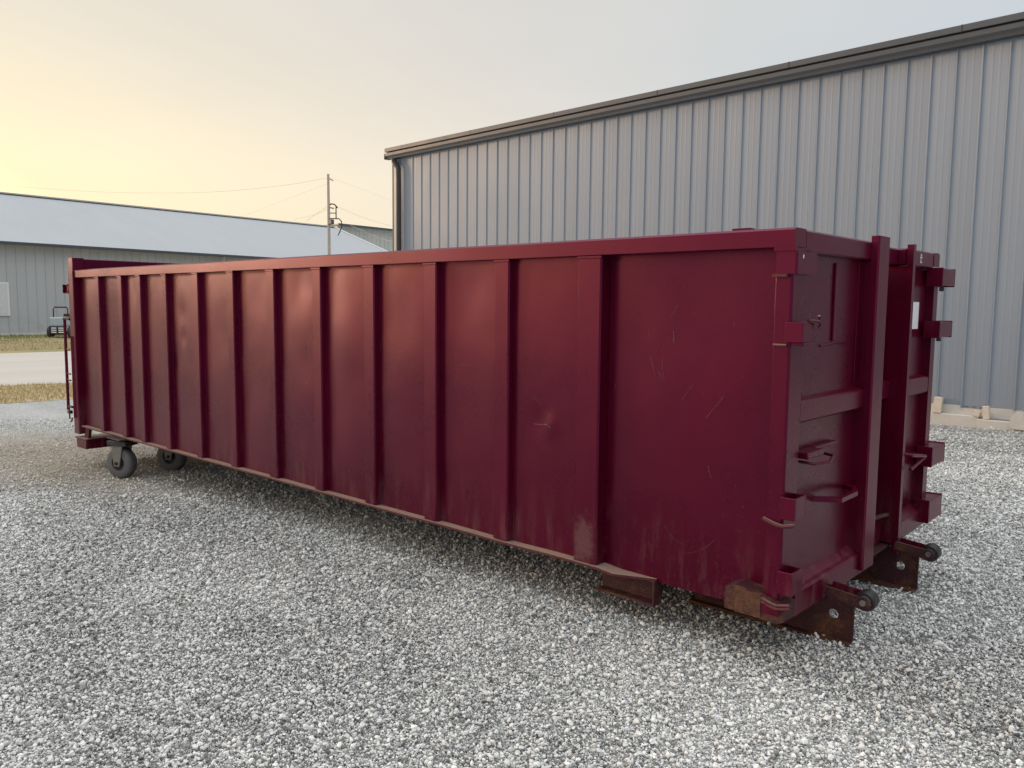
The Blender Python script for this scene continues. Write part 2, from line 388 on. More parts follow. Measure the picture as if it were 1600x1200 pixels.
grass('dry_grass', -18.25, -14.95, -8, 12, 26000, .07, blade_mat('straw_blades', (.46, .36, .20), (.60, .50, .30), (.20, .20, .08), 50, 51), 'short straw coloured grass on the verge beside the gravel')
grass('lawn_grass', -47.2, -31, -4, 22, 30000, .11, blade_mat('lawn_blades', (.42, .34, .19), (.54, .45, .27), (.15, .19, .07), -36, -41), 'patchy green and straw lawn in front of the left building')

# loose stones: one bed of crushed limestone, denser where it is seen close
def stones():
    pts = []
    cx, cy = CAM[0], CAM[1]
    for (ra, rb, dens, sc) in ((1.6, 4.5, 31000, 1.0), (4.5, 7.0, 14000, 1.2), (7.0, 9.5, 4600, 1.55), (9.5, 12.0, 2000, 1.75), (12.0, 14.5, 800, 1.8)):
        half = R(37); area = half * (rb * rb - ra * ra); n = int(area * dens)
        r = np.sqrt(rng.uniform(ra * ra, rb * rb, n)); t = yaw + rng.uniform(-half, half, n)
        x = cx + r * np.sin(t); y = cy + r * np.cos(t)
        s = .0039 * sc * rng.lognormal(0, .42, n); big = rng.random(n) < .006; s[big] *= 1.8; s = np.minimum(s, .0135 * sc ** .5)
        pts.append(np.stack([x, y, s], 1))
    P = np.concatenate(pts)
    # nothing inside the building, on the verge or deep below the container where it cannot be seen
    wall = P[:, 1] < 9.08 - (P[:, 0] + 1.05) * math.tan(R(2.5))
    hid = (P[:, 0] < -.9) & (P[:, 0] > -6.0) & (P[:, 1] > 1.3) & (P[:, 1] < 4.0)
    dn = ((P[:, 0] + 8.6) * .30) ** 2 + ((P[:, 1] - .15) * .75) ** 2 < .8
    P = P[wall & ~hid & (P[:, 0] > -14.6) & ~(dn & (rng.random(len(P)) < .55))]
    n = len(P)
    z = np.array([gz(x, y) + und(x, y) for x, y in P[:, :2]]) + P[:, 2] * rng.uniform(-.3, 2.2, n)
    me = bpy.data.meshes.new('loose_gravel'); me.vertices.add(n)
    me.vertices.foreach_set('co', np.stack([P[:, 0], P[:, 1], z], 1).astype(np.float32).ravel())
    def att(nm, ty, data, key='value'):
        a = me.attributes.new(nm, ty, 'POINT'); a.data.foreach_set(key, np.ascontiguousarray(data).ravel())
    sc3 = P[:, 2:3] * rng.uniform(.62, 1.3, (n, 3)); sc3[:, 2] *= .85
    att('sc', 'FLOAT_VECTOR', sc3.astype(np.float32), 'vector')
    att('rot', 'FLOAT_VECTOR', np.concatenate([rng.normal(0, .45, (n, 2)), rng.uniform(0, 6.28, (n, 1))], 1).astype(np.float32), 'vector')
    big_ = P[:, 2] > .0105; tone = np.clip(np.where(rng.random(n) < .38, rng.normal(.26, .13, n), rng.normal(.80, .20, n)), .02, 1.0); tone[big_] = rng.uniform(.7, 1.0, int(big_.sum()))
    att('tone', 'FLOAT', tone.astype(np.float32)); att('pick', 'INT', rng.integers(0, 5, n).astype(np.int32))
    me.materials.append(STONE)
    o = bpy.data.objects.new('loose_gravel', me); COL.objects.link(o)
    tag(o, 'loose crushed limestone gravel covering the yard', 'gravel', kind='stuff')
    g = bpy.data.node_groups.new('gravel_bed', 'GeometryNodeTree')
    g.interface.new_socket('Geometry', in_out='INPUT', socket_type='NodeSocketGeometry'); g.interface.new_socket('Geometry', in_out='OUTPUT', socket_type='NodeSocketGeometry')
    gi, go = N(g, 'NodeGroupInput'), N(g, 'NodeGroupOutput'); L = g.links.new
    g2i = N(g, 'GeometryNodeGeometryToInstance')
    for k in range(5):
        ico = N(g, 'GeometryNodeMeshIcoSphere'); ico.inputs['Radius'].default_value = 1; ico.inputs['Subdivisions'].default_value = 1 if k < 3 else 2
        pos = N(g, 'GeometryNodeInputPosition'); vo = N(g, 'ShaderNodeTexVoronoi'); vo.inputs['Scale'].default_value = 1.05
        ad = N(g, 'ShaderNodeVectorMath', operation='ADD'); ad.inputs[1].default_value = (k * 7.3, k * 3.1, k * 5.7); L(pos.outputs[0], ad.inputs[0]); L(ad.outputs[0], vo.inputs['Vector'])
        mp = N(g, 'ShaderNodeMapRange'); mp.inputs['From Max'].default_value = .9; mp.inputs['To Min'].default_value = 1.2; mp.inputs['To Max'].default_value = .55; L(vo.outputs['Distance'], mp.inputs['Value'])
        sc = N(g, 'ShaderNodeVectorMath', operation='SCALE'); L(pos.outputs[0], sc.inputs[0]); L(mp.outputs[0], sc.inputs['Scale'])
        sp = N(g, 'GeometryNodeSetPosition'); L(ico.outputs['Mesh'], sp.inputs['Geometry']); L(sc.outputs[0], sp.inputs['Position'])
        sm = N(g, 'GeometryNodeSetMaterial'); sm.inputs['Material'].default_value = STONE; L(sp.outputs[0], sm.inputs[0]); L(sm.outputs[0], g2i.inputs[0])
    iop = N(g, 'GeometryNodeInstanceOnPoints'); iop.inputs['Pick Instance'].default_value = True
    def A(nm, ty):
        a = N(g, 'GeometryNodeInputNamedAttribute', data_type=ty); a.inputs['Name'].default_value = nm; return a.outputs['Attribute']
    L(gi.outputs[0], iop.inputs['Points']); L(g2i.outputs[0], iop.inputs['Instance']); L(A('pick', 'INT'), iop.inputs['Instance Index'])
    e2r = N(g, 'FunctionNodeEulerToRotation'); L(A('rot', 'FLOAT_VECTOR'), e2r.inputs[0]); L(e2r.outputs[0], iop.inputs['Rotation']); L(A('sc', 'FLOAT_VECTOR'), iop.inputs['Scale'])
    L(iop.outputs[0], go.inputs[0])
    md = o.modifiers.new('gravel_bed', 'NODES'); md.node_group = g
stones()

# ------------------------------------------------------------------ big grey warehouse on the right
def sheet_mesh(name, width, h, rib=.017, minor=True):
    pf = [(0, 0), (.009, -rib), (.024, -rib), (.033, 0)]
    if minor:
        for c in (width * .42, width * .70): pf += [(c - .016, 0), (c - .008, -.0014), (c + .008, -.0014), (c + .016, 0)]
    pf += [(width, 0)]
    vs = [(x, y, 0) for x, y in pf] + [(x, y, h) for x, y in pf]; n = len(pf)
    fs = [(i, i + 1, n + i + 1, n + i) for i in range(n - 1)]
    me = bpy.data.meshes.new(name); me.from_pydata(vs, [], fs); return me
wh = thing('grey_warehouse', 'tall grey ribbed metal warehouse behind the dumpster on the right', 'building', (-1.05, 9.27, 0), R(-2.5))
ORG[wh.name] = None
XL, XR, HE = -13.42, 8.5, 5.10
PW = .322
me = sheet_mesh('wall_panel', PW, 1.0); me.materials.append(WALL)
npan = int((XR - XL) / PW); first = None
for i in range(npan):
    o = bpy.data.objects.new('wall_panel', me); COL.objects.link(o); o.parent = wh
    zb = .215 + .012 * math.sin(i * 1.7); o.location = (XL + .06 + i * PW, .004 * (i % 2), zb); o.scale = (1, 1, HE + .05 - zb)
MB().box(XL + .03, XR, .05, .25, -.6, HE + .1).build('wall_backing', WALL, wh)
MB().box(XL, XL + .24, .05, 14, -.6, HE).build('end_wall', WALL, wh)
MB().box(XL, XR, 13.8, 14.05, -.6, HE).build('back_wall', WALL, wh)
MB().box(XR, XR + .2, .05, 14, -.6, HE).build('end_wall', WALL, wh)
MB().prism([(-.13, HE + .16), (7.0, HE + .95), (14.2, HE + .16), (14.2, HE + .02), (7, HE + .80), (-.13, HE + .03)], 'x', XL - .12, XR + .3).build('roof', TRIM, wh)
MB().box(XL - .12, XR + .3, -.144, -.131, HE + .02, HE + .25).build('fascia', TRIM_DARK, wh)
MB().box(XL - .14, XR + .3, -.20, -.145, HE + .165, HE + .255, .006).build('roof_edge_trim', TRIM, wh)
for k in range(9):
    xx = -12.9 + k * 2.44
    MB().box(xx, xx + .02, -.203, -.199, HE + .165, HE + .256).build('trim_joint', TRIM_DARK, wh)
MB().prism([(-.03, HE + .0), (-.135, HE + .0), (-.15, HE + .035), (-.185, HE + .075), (-.19, HE + .135), (-.175, HE + .135), (-.172, HE + .085), (-.14, HE + .05), (-.125, HE + .012), (-.03, HE + .012)], 'x', XL - .16, XR + .3).build('gutter', TRIM, wh)
MB().box(XL - .165, XL - .158, -.192, -.03, HE - .002, HE + .14).build('gutter_end_cap', TRIM, wh)
MB().box(XL - .015, XL + .16, -.045, .05, -.5, HE, .008).build('corner_trim', TRIM_PALE, wh)
MB().box(XL - .028, XL + .012, -.055, -.01, -.5, HE - .002, .006).build('corner_trim', TRIM, wh)
MB().tube([(XL + .12, -.11, HE + .0), (XL + .12, -.11, HE - .08), (XL + .2, -.10, HE - .17), (XL + .27, -.095, HE - .25), (XL + .28, -.095, HE - .5), (XL + .28, -.095, 1.0), (XL + .28, -.095, -.25)], .062, 8).build('downspout', TRIM_DARK, wh, True)
# footing: cream concrete with a stepped ledge and left-over timber
MB().box(XL + .02, XR, .0, .049, -.6, .235).build('footing', FOOT, wh)
MB().box(XL + .02, -.22, -.085, -.001, -.6, .11, .008).build('footing_ledge', FOOT, wh)
MB().box(-.218, XR, -.16, -.001, -.6, .083, .008).build('footing_ledge', FOOT, wh)
MB().box(-.218, XR, -.06, -.002, .09, .115, .004).build('base_flashing', TRIM_PALE, wh)
for (a, b, y0, y1, z0, z1, rz) in ((-.80, -.69, -.10, -.035, .112, .335, 4), (-.165, -.085, -.13, -.07, .086, .265, -6), (-.28, -.20, -.11, -.05, .112, .19, 18)):
    mb = MB().box(a, b, y0, y1, z0, z1, .006, Matrix.Rotation(R(rz), 3, 'Y'))
    ob = mb.build('timber_block', WOOD); ob.matrix_world = Matrix.Translation((-1.05, 9.27, 0)) @ Matrix.Rotation(R(-2.5), 4, 'Z')
    tag(ob, {-.80: 'tall pale timber block standing on the footing nearest the dumpster', -.165: 'slim pale timber stake leaning at the step of the footing', -.28: 'small tilted timber offcut at the step of the footing'}[a], 'wood block', 'timber left on the warehouse footing')
mb = MB(); mb.prism([(.20, .0)] + [(.27 + .09 * math.cos(t), .085 + .13 * math.sin(t)) for t in [math.pi * (1 - k / 10) for k in range(11)]] + [(.36, .0)], 'y', -.21, -.10)
ob = mb.build('drain_outlet', FOOT); ob.matrix_world = Matrix.Translation((-1.05, 9.27, 0)) @ Matrix.Rotation(R(-2.5), 4, 'Z')
tag(ob, 'round topped concrete drain outlet against the warehouse footing', 'drain')

# ------------------------------------------------------------------ long pale building on the left
A4 = R(-4)
lb = thing('long_shed', 'long low grey shed with a pale pitched metal roof on the left', 'building', (-47.18, 11.47, GL), R(90) - A4)
# local x runs along the wall (towards +y world), local -y faces the yard
lb.rotation_euler = (0, 0, math.atan2(math.cos(A4), math.sin(A4)))
ORG[lb.name] = None
s0, s1, E1, RZ, HW = -32.0, 28.9, 5.0, 8.48, 10.0
PL = .48
me = sheet_mesh('wall_panel', PL, 1.0, .03, False); me.materials.append(WALL_L)
# local y axis points away from the yard (-x world) so the wall face is y = 0
for i in range(int((s1 - s0) / PL)):
    o = bpy.data.objects.new('wall_panel', me); COL.objects.link(o); o.parent = lb; o.location = (s0 + i * PL, 0, .12); o.scale = (1, 1, E1 - .12)
MB().box(s0, s1, .03, .2, -.5, E1).build('wall_backing', WALL_L, lb)
MB().box(s0 - .1, s1, -.06, .03, -.5, .12).build('footing', FOOT, lb)
for s_ in (s0, s1):
    mb = MB(); mb.prism([(.0, -.5), (2 * HW, -.5), (2 * HW, E1), (HW, RZ - .15), (0, E1)], 'x', s_ - .15 if s_ > 0 else s_, s_ if s_ > 0 else s_ + .15); mb.build('gable_wall', WALL_L, lb)
MB().box(s0, s1, 2 * HW - .1, 2 * HW, -.5, E1).build('back_wall', WALL_L, lb)
sl_ = (RZ - E1) / HW
def slope_z(y): return E1 + .06 + sl_ * (y)
mb = MB(); mb.prism([(-.45, slope_z(-.45)), (HW, RZ + .06), (2 * HW + .4, slope_z(-.4)), (2 * HW + .4, slope_z(-.4) - .08), (HW, RZ - .03), (-.45, slope_z(-.45) - .08)], 'x', s0 - .3, s1 + .2); mb.build('roof', ROOF, lb)
# standing seams of the roof: fine lines, one joined part
mb = MB(); k = s0
while k < s1:
    y0, y1 = -.45, HW
    v = [mb.bm.verts.new(q) for q in ((k, y0, slope_z(y0)), (k + .05, y0, slope_z(y0)), (k + .025, y0, slope_z(y0) + .012), (k, y1, RZ + .06), (k + .05, y1, RZ + .06), (k + .025, y1, RZ + .072))]
    for f in ((0, 2, 5, 3), (2, 1, 4, 5), (0, 1, 2)): mb.bm.faces.new([v[q] for q in f])
    k += .30
o = mb.build('roof_seams', ROOF, lb); o['kind'] = 'stuff'
MB().box(s0 - .3, s1 + .22, HW - .25, HW + .25, RZ + .05, RZ + .14).build('ridge_cap', TRIM_PALE, lb)
MB().prism([(-.45, slope_z(-.45) + .0), (HW, RZ + .07), (HW, RZ + .17), (-.45, slope_z(-.45) + .10)], 'x', s1 + .2, s1 + .32).build('rake_trim', TRIM_W, lb)
MB().box(s0 - .3, s1 + .2, -.58, -.452, slope_z(-.45) - .16, slope_z(-.45) - .005, .01).build('gutter', TRIM, lb)
MB().tube([(11.7, -.5, slope_z(-.45) - .1), (11.7, -.4, 4.45), (11.7, -.1, 4.2), (11.7, -.1, .2)], .07, 6).build('downspout', TRIM_PALE, lb)
wf = MB(); wf.box(-2.95, -.72, -.07, -.03, 1.05, 2.80); win = wf.build('window', TRIM_W, lb)
MB().box(-2.86, -.81, -.08, -.068, 1.13, 2.72).build('pane', GLASS, win)
MB().box(-1.86, -1.81, -.09, -.079, 1.13, 2.72).build('mullion', TRIM_W, win)
# ------------------------------------------------------------------ building behind it
bb = thing('far_shed', 'greenish grey shed wall with a dark eave beyond the long roof', 'building', (0, 0, 0)); ORG[bb.name] = None
bb.location = (-70.5, 46.0, GL); bb.rotation_euler = lb.rotation_euler
me = sheet_mesh('wall_panel', .6, 1.0, .04, False); me.materials.append(WALL_B)
for i in range(40):
    o = bpy.data.objects.new('wall_panel', me); COL.objects.link(o); o.parent = bb; o.location = (2.6 + i * .6, 0, 0); o.scale = (1, 1, 10.1)
MB().box(2.6, 26.6, .04, 14, -.5, 10.1).build('wall_core', WALL_B, bb)
MB().box(2.3, 27, -.4, 14.4, 10.11, 10.20).build('roof', TRIM_PALE, bb)
MB().box(2.3, 27, -.55, -.401, 10.0, 10.24).build('gutter', TRIM, bb)

# ------------------------------------------------------------------ power pole and lines
def at(px, py, dist):
    dv = fw + r2 * ((px - 800) / 1269.28) - u2 * ((py - 600) / 1269.28)
    dv = dv / math.hypot(dv.x, dv.y); return Vector(CAM) + dv * dist
pt_ = at(513, 273, 42)
pole = thing('utility_pole', 'thin weathered utility pole standing in front of the long roof', 'utility pole', (pt_.x, pt_.y, GL)); ORG[pole.name] = tuple(pole.location)
px_, py_ = pt_.x, pt_.y
side = Vector((r2.x, r2.y, 0)).normalized()
def pp(u, z, f=0.): q = Vector((px_, py_, 0)) + side * u + Vector((fw.x, fw.y, 0)).normalized() * f; return (q.x, q.y, z)
MB().tube([pp(0, GL - .3), pp(0, 3), pp(-.01, 7.95)], [.085, .08, .062], 10).build('pole_shaft', POLE, pole, True)
MB().tube([pp(.02, 7.72), pp(.12, 7.70), pp(.24, 7.62)], .025, 6).build('insulator_arm', TRIM_DARK, pole)
MB().tube([pp(.02, 6.42), pp(.12, 6.5), pp(.28, 6.48), pp(.40, 6.36), pp(.44, 6.30)], .035, 6).build('weatherhead', TRIM_DARK, pole)
MB().tube([pp(.02, 6.32), pp(.26, 6.28)], .03, 6).build('bracket', TRIM_DARK, pole)
MB().tube([pp(.36, 6.36), pp(.36, 5.78)], .032, 6).build('conduit', TRIM, pole)
MB().tube([pp(.02, 6.05), pp(.36, 6.05)], .024, 6).build('bracket', TRIM_DARK, pole)
MB().tube([pp(.02, 5.78), pp(.5, 5.78), pp(.62, 5.66), pp(.64, 5.4), pp(.52, 5.1), pp(.44, 4.95)], .03, 6).build('service_loop', TRIM_DARK, pole)
MB().box(pp(.02, 0)[0] - .0, pp(.02, 0)[0] + .3, py_ - .08, py_ + .1, 5.48, 5.72, .02).build('meter_box', TRIM, pole)
def wire(pts, label, r=.012):
    mb = MB(); P = [at(*q) for q in pts]
    out_ = []
    for i in range(len(P) - 1):
        a = P[max(i - 1, 0)]; b = P[i]; c = P[i + 1]; d = P[min(i + 2, len(P) - 1)]
        for k in range(8):
            t = k / 8; out_.append(.5 * ((2 * b) + (c - a) * t + (2 * a - 5 * b + 4 * c - d) * t * t + (-a + 3 * b - 3 * c + d) * t ** 3))
    out_.append(P[-1]); mb.tube(out_, r * .7, 5); o = mb.build('overhead_wire', WIRE); tag(o, label, 'wire', 'overhead wires'); return o
wire([(512, 278, 42), (440, 290, 43), (330, 300, 45), (200, 301, 48), (60, 294, 52), (-200, 270, 60)], 'long sagging wire running left from the top of the pole', .008)
wire([(513, 286, 42), (470, 303, 44), (410, 326, 48), (380, 337, 50)], 'faint wire falling left from the upper pole to the roof', .006)
wire([(513, 322, 42), (497, 332, 43), (478, 346, 45)], 'short cable dropping steeply left from the pole bracket', .012)
wire([(513, 326, 42), (490, 336, 43), (458, 343, 45)], 'short cable dropping gently left from the pole bracket', .009)
wire([(530, 324, 42), (560, 337, 41), (590, 347, 40), (640, 360, 38)], 'upper service cable running right from the pole to the warehouse', .010)
wire([(548, 352, 42), (575, 364, 41), (600, 374, 40), (640, 384, 38)], 'lower dark service cable running right against the far wall', .012)
wire([(514, 277, 42), (550, 290, 41), (590, 305, 40), (650, 330, 38)], 'faint wire running right from the top of the pole', .005)

# ------------------------------------------------------------------ mower by the shed
mp_ = at(92, 524, 46.0); mz = GL + .02
mo = thing('ride_on_mower', 'small pale blue ride-on mower with a black roll bar by the shed', 'mower', (mp_.x, mp_.y, mz), 0); ORG[mo.name] = None
mo.rotation_euler = (0, 0, math.atan2(r2.y, r2.x)); mo.scale = (.84, .84, 1.04)
MPAINT = plain('pale_blue_paint', (.36, .43, .47), .4, .1)
MB().box(-.52, .50, -.05, .95, .55, .98, .06, None, 2).build('engine_cover', MPAINT, mo)
MB().box(-.50, .48, -.12, -.052, .20, .56, .02).build('rear_grille', BLACK, mo)
for i in range(2):
    for j in range(3):
        MB().box(-.36 + i * .42, -.06 + i * .42, -.135, -.121, .25 + j * .1, .30 + j * .1).build('grille_slot', TRIM_W, mo)
MB().tube([(-.44, .3, .9), (-.42, .3, 1.38), (-.36, .3, 1.46), (.36, .3, 1.46), (.42, .3, 1.38), (.44, .3, .9)], .035, 8).build('roll_bar', BLACK, mo)
for sx in (-1, 1):
    mb = MB(); mb.bm.free(); mb = MB()
    c = (sx * .60, .25, .28); rings = []
    for k in range(18):
        t = 2 * math.pi * k / 18; rings.append([mb.bm.verts.new((c[0] + dx, c[1] + r * math.cos(t), c[2] + r * math.sin(t))) for dx, r in ((-.1, .15), (-.11, .26), (-.07, .29), (.07, .29), (.11, .26), (.1, .15))])
    for k in range(18):
        A, B = rings[k], rings[(k + 1) % 18]
        for i in range(5): mb.bm.faces.new((A[i], A[i + 1], B[i + 1], B[i]))
    mb.bm.faces.new([r[0] for r in rings]); mb.bm.faces.new([r[-1] for r in rings][::-1])
    mb.build('wheel', HUB, mo, True)
MB().box(-.62, .62, .0, 1.6, .16, .30, .04).build('mower_deck', BLACK, mo)
MB().box(-.22, .22, .95, 1.05, .55, 1.15, .05, None, 2).build('seat_back', BLACK, mo)

# ------------------------------------------------------------------ the dumpster
LN, W, H, ZF = 7.752, 2.074, 1.895, .252
db = thing('roll_off_dumpster', 'long maroon steel roll-off dumpster with ribbed sides on the gravel', 'dumpster', (-3.9, 1.037, 0)); ORG[db.name] = tuple(db.location)
ribs = [(-7.246, -7.155), (-6.702, -6.611), (-6.291, -6.196), (-5.765, -5.675), (-5.192, -5.097), (-4.623, -4.521), (-4.043, -3.935), (-3.450, -3.345), (-2.871, -2.761), (-2.284, -2.173), (-1.698, -1.590), (-1.120, -.976)]
RH = .078                                  # rail depth (height)
dents = [(-rng.uniform(.3, 7.5), rng.uniform(.4, 1.75), rng.uniform(.06, .22), rng.uniform(-.0035, .0045)) for _ in range(55)]
dents += [(-5.46, 1.47, .09, .006), (-3.66, 1.70, .12, .007), (-2.55, 1.45, .16, .006), (-1.40, .95, .07, .006), (-1.32, .93, .04, -.008), (-1.95, 1.62, .15, .006), (-.45, 1.72, .22, .007), (-5.75 + .3, 1.26, .05, .006), (-3.1, 1.4, .2, -.008)]
edges = [-7.75] + [(a + b) / 2 for a, b in ribs] + [-.070]
bow = rng.uniform(-.006, .012, 13)
def py(x, z):
    i = 0
    while i < 12 and x > edges[i + 1]: i += 1
    u = (x - edges[i]) / (edges[i + 1] - edges[i]); v = (z - ZF) / (H - ZF)
    y = .054 if i < 12 else .088
    y -= bow[i] * math.sin(math.pi * min(max(u, 0), 1)) * math.sin(math.pi * min(max(v, 0), 1)) ** .6
    for dx, dz, s_, a in dents:
        q = ((x - dx) ** 2 + (z - dz) ** 2 * .6) / (s_ * s_)
        if q < 6: y += a * math.exp(-q)
    y += .0022 * mnoise.noise(Vector((x * 2.2, z * 2.0, 5))) + .0008 * mnoise.noise(Vector((x * 7, z * 6, 1)))
    return y
for i in range(13):
    a, b = edges[i], edges[i + 1]
    zb = ZF - .002 if i < 12 else .225
    grid_mesh('side_panel', 26, 46, lambda u, v: (a + (b - a) * u, py(min(max(a + (b - a) * u, a + 1e-4), b - 1e-4), zb + (H - .03 - zb) * v), zb + (H - .03 - zb) * v), PAINT, db)
# ribs: folded channels with rounded outer corners and a weld line
for k, (a, b) in enumerate(ribs):
    yb = .056 if k < 11 else .092; z1 = H - RH - .004; tp = .012
    yo = .010
    pf = [(a - tp, yb + .02), (a - .002, yo + .008), (a + .006, yo), (b - .008, yo), (b, yo + .008), (b + (.010 if k < 11 else .004), yb + .02)]
    mb = MB(); mb.prism(pf, 'z', ZF + .004, z1)
    rb = mb.build('rib', PAINT, db)
    wm = MB(); bx_ = b + .006
    pts = [(bx_ + .004 + .0015 * math.sin(t * 37), yb - .004 + .001 * math.sin(t * 53), ZF + .02 + (z1 - ZF - .03) * t) for t in [q / 40 for q in range(41)]]
    wm.tube(pts, .0042, 5); wm.build('weld', PAINT2, rb)
    cp = MB(); cp.box(a - .004, b + .004, yo - .006, yb, z1 - .012, z1 + .002, .002); cp.build('rib_cap', PAINT2, rb)
# top rail and its far twin
def rail(y0, y1, name='top_rail'):
    mb = MB(); n = 60; rings = []
    for i in range(n + 1):
        x = -LN + LN * i / n
        w_ = .0025 * mnoise.noise(Vector((x * 1.7, y0, 2))); zz = .003 * mnoise.noise(Vector((x * 1.1, y0, 7)))
        r_ = .009
        prof = [(y0 + w_ + r_, H + zz), (y1 - r_, H + zz), (y1, H + zz - r_), (y1, H - RH), (y0 + w_, H - RH + zz), (y0 + w_, H + zz - r_)]
        rings.append([mb.bm.verts.new((x, p[0], p[1])) for p in prof])
    for A, B in zip(rings, rings[1:]):
        for q in range(6): mb.bm.faces.new((A[q], A[(q + 1) % 6], B[(q + 1) % 6], B[q]))
    mb.bm.faces.new(rings[0]); mb.bm.faces.new(rings[-1][::-1])
    return mb.build(name, PAINT2, db, True)
rail(0, .115); rail(W - .115, W)
# lower flange: dusty shelf at the foot of the ribs, bent up at its front end
mb = MB(); n = 70; rings = []
for i in range(n + 1):
    x = -7.72 + (7.72 - .66) * i / n
    yo = -.004 + .003 * mnoise.noise(Vector((x * 3, 1, 4))) + (0 if x < -.86 else (x + .86) / .2 * .085)
    zz = .003 * mnoise.noise(Vector((x * 2.1, 6, 4))) - (.010 if x > -.95 else 0)
    t_ = .012
    rings.append([mb.bm.verts.new(q) for q in ((x, yo, ZF + zz), (x, .10, ZF + zz + .001), (x, .10, ZF + zz - t_), (x, yo, ZF + zz - t_))])
for A, B in zip(rings, rings[1:]):
    for q in range(4): mb.bm.faces.new((A[q], A[(q + 1) % 4], B[(q + 1) % 4], B[q]))
mb.bm.faces.new(rings[0]); mb.bm.faces.new(rings[-1][::-1]); mb.build('lower_flange', FLANGE, db)
MB().box(-LN + .02, -.02, .105, W - .09, .235, .2505).build('floor_plate', RUSTP, db)
# inside lining and far wall
MB().box(-7.74, -.06, .116, .122, .255, H - RH).build('inner_lining', INNER, db)
MB().box(-7.74, -.06, W - .10, W - .06, .24, H - RH - .003).build('far_side_wall', PAINT, db)
for a, b in ribs:
    MB().box(a, b, W - .06, W - .012, .25, H - RH - .003, .006).build('far_rib', PAINT, db)
MB().box(-7.7, -.3, W - .06, W, .238, .25).build('far_flange', FLANGE, db)
# stake bracket on the far rail
MB().prism([(-1.335, H + .001), (-1.30, H + .212), (-1.17, H + .212), (-1.15, H + .001)], 'y', W - .10, W - .02).build('tarp_bracket', PAINT2, db)

# front end (faces +x)
PX = -.045
for ya, yb, xf in ((.118, 1.06, -.002), (1.061, 1.466, -.048), (1.467, W - .118, -.002)):
    MB().box(-.115, xf, ya, yb, H - RH - .015, H - .001, .008).build('front_top_rail', PAINT2, db)
MB().prism([(-.076, .002), (-.070, -.003), (-.010, -.003), (.0, .006), (.0, .128), (-.010, .135), (-.076, .135)], 'z', .235, H - RH - .002).build('corner_post', PAINT, db)
MB().prism([(-.08, W), (0, W), (0, W - .08), (-.08, W - .08)], 'z', .27, H - RH - .017).build('corner_post', PAINT, db)
def fpanel(y0, y1, z0, z1):
    def fn(u, v):
        y = y0 + (y1 - y0) * u; z = z0 + (z1 - z0) * v
        return (PX + .003 * mnoise.noise(Vector((y * 2.5, z * 2.1, 9))) + .0012 * mnoise.noise(Vector((y * 8, z * 6, 9))), y, z)
    grid_mesh('front_panel', 18, 30, fn, PAINT, db)
fpanel(.13, .905, .30, 1.81); fpanel(1.48, W - .07, .30, 1.81)
MB().box(-.30, -.075, .135, .90, .26, 1.80).build('front_backing', PAINT, db)
MB().box(-.30, -.075, 1.482, W - .08, .26, 1.80).build('front_backing', PAINT, db)
MB().box(-.32, -.28, .90, 1.482, .26, 1.80).build('channel_back', PAINT, db)
for (y0, y1) in ((.136, .899), (1.483, W - .081)):
    MB().prism([(PX - .01, 1.075), (-.010, 1.072), (-.002, 1.080), (-.002, 1.160), (-.010, 1.168), (PX - .01, 1.182)], 'y', y0, y1).build('middle_bar', PAINT2, db)
MB().prism([(-.12, 1.075), (-.062, 1.072), (-.056, 1.080), (-.056, 1.160), (-.062, 1.168), (-.12, 1.182)], 'y', 1.072, 1.461).build('middle_bar', PAINT2, db)
# bottom beam with a sloping upper lip
MB().prism([(-.10, .212), (.004, .212), (.012, .22), (.012, .318), (.004, .328), (-.012, .334), (PX - .01, .372), (-.10, .372)], 'y', .128, .985).build('bottom_beam', PAINT2, db)
MB().prism([(-.10, .262), (.004, .262), (.010, .27), (.010, .355), (.002, .365), (PX - .01, .40), (-.10, .40)], 'y', 1.483, W - .001).build('bottom_beam', PAINT2, db)
MB().prism([(-.16, .262), (-.06, .262), (-.06, .355), (-.09, .37), (-.16, .37)], 'y', .99, 1.460).build('bottom_beam', PAINT2, db)
# centre post and far push plate
MB().prism([(-.0015, .90), (.030, .90), (.038, .908), (.038, 1.048), (.030, 1.056), (-.0015, 1.056)], 'z', .245, H + .026).build('centre_post', PAINT2, db)
MB().box(PX - .03, -.002, .902, 1.054, .30, H - RH - .02).build('post_core', PAINT, db)
MB().box(PX - .03, .008, 1.0565, 1.071, .27, H - .03, .003).build('post_stiffener', PAINT, db)
MB().prism([(-.0015, 1.462), (.032, 1.462), (.032, 1.502), (.024, 1.502), (.024, 1.4815), (-.0015, 1.4815)], 'z', .20, H + .018).build('push_plate', PAINT2, db)
MB().box(-.28, -.002, 1.463, 1.4805, .26, H - RH - .02).build('plate_web', PAINT2, db)
MB().tube([(-.03, 1.06, .452), (-.03, 1.25, .44), (-.03, 1.461, .42)], .012, 6).build('cross_rod', RUSTP, db)
MB().prism([(1.075, .24), (1.19, .24), (1.12, .40), (1.075, .42)], 'x', -.05, -.034).build('gusset', RUSTP, db)
# welded strip and seam on the upper near panel
MB().box(PX - .002, PX + .010, .555, .575, 1.415, 1.775, .003).build('weld_strip', PAINT2, db)
MB().tube([(PX + .003, .42, 1.395), (PX + .004, .58, 1.405), (PX + .003, .74, 1.40)], .005, 5).build('weld_seam', PAINT2, db)
MB().tube([(PX + .003, .86, 1.2), (PX + .003, .862, 1.5), (PX + .003, .86, 1.78)], .004, 5).build('weld_seam', PAINT2, db)
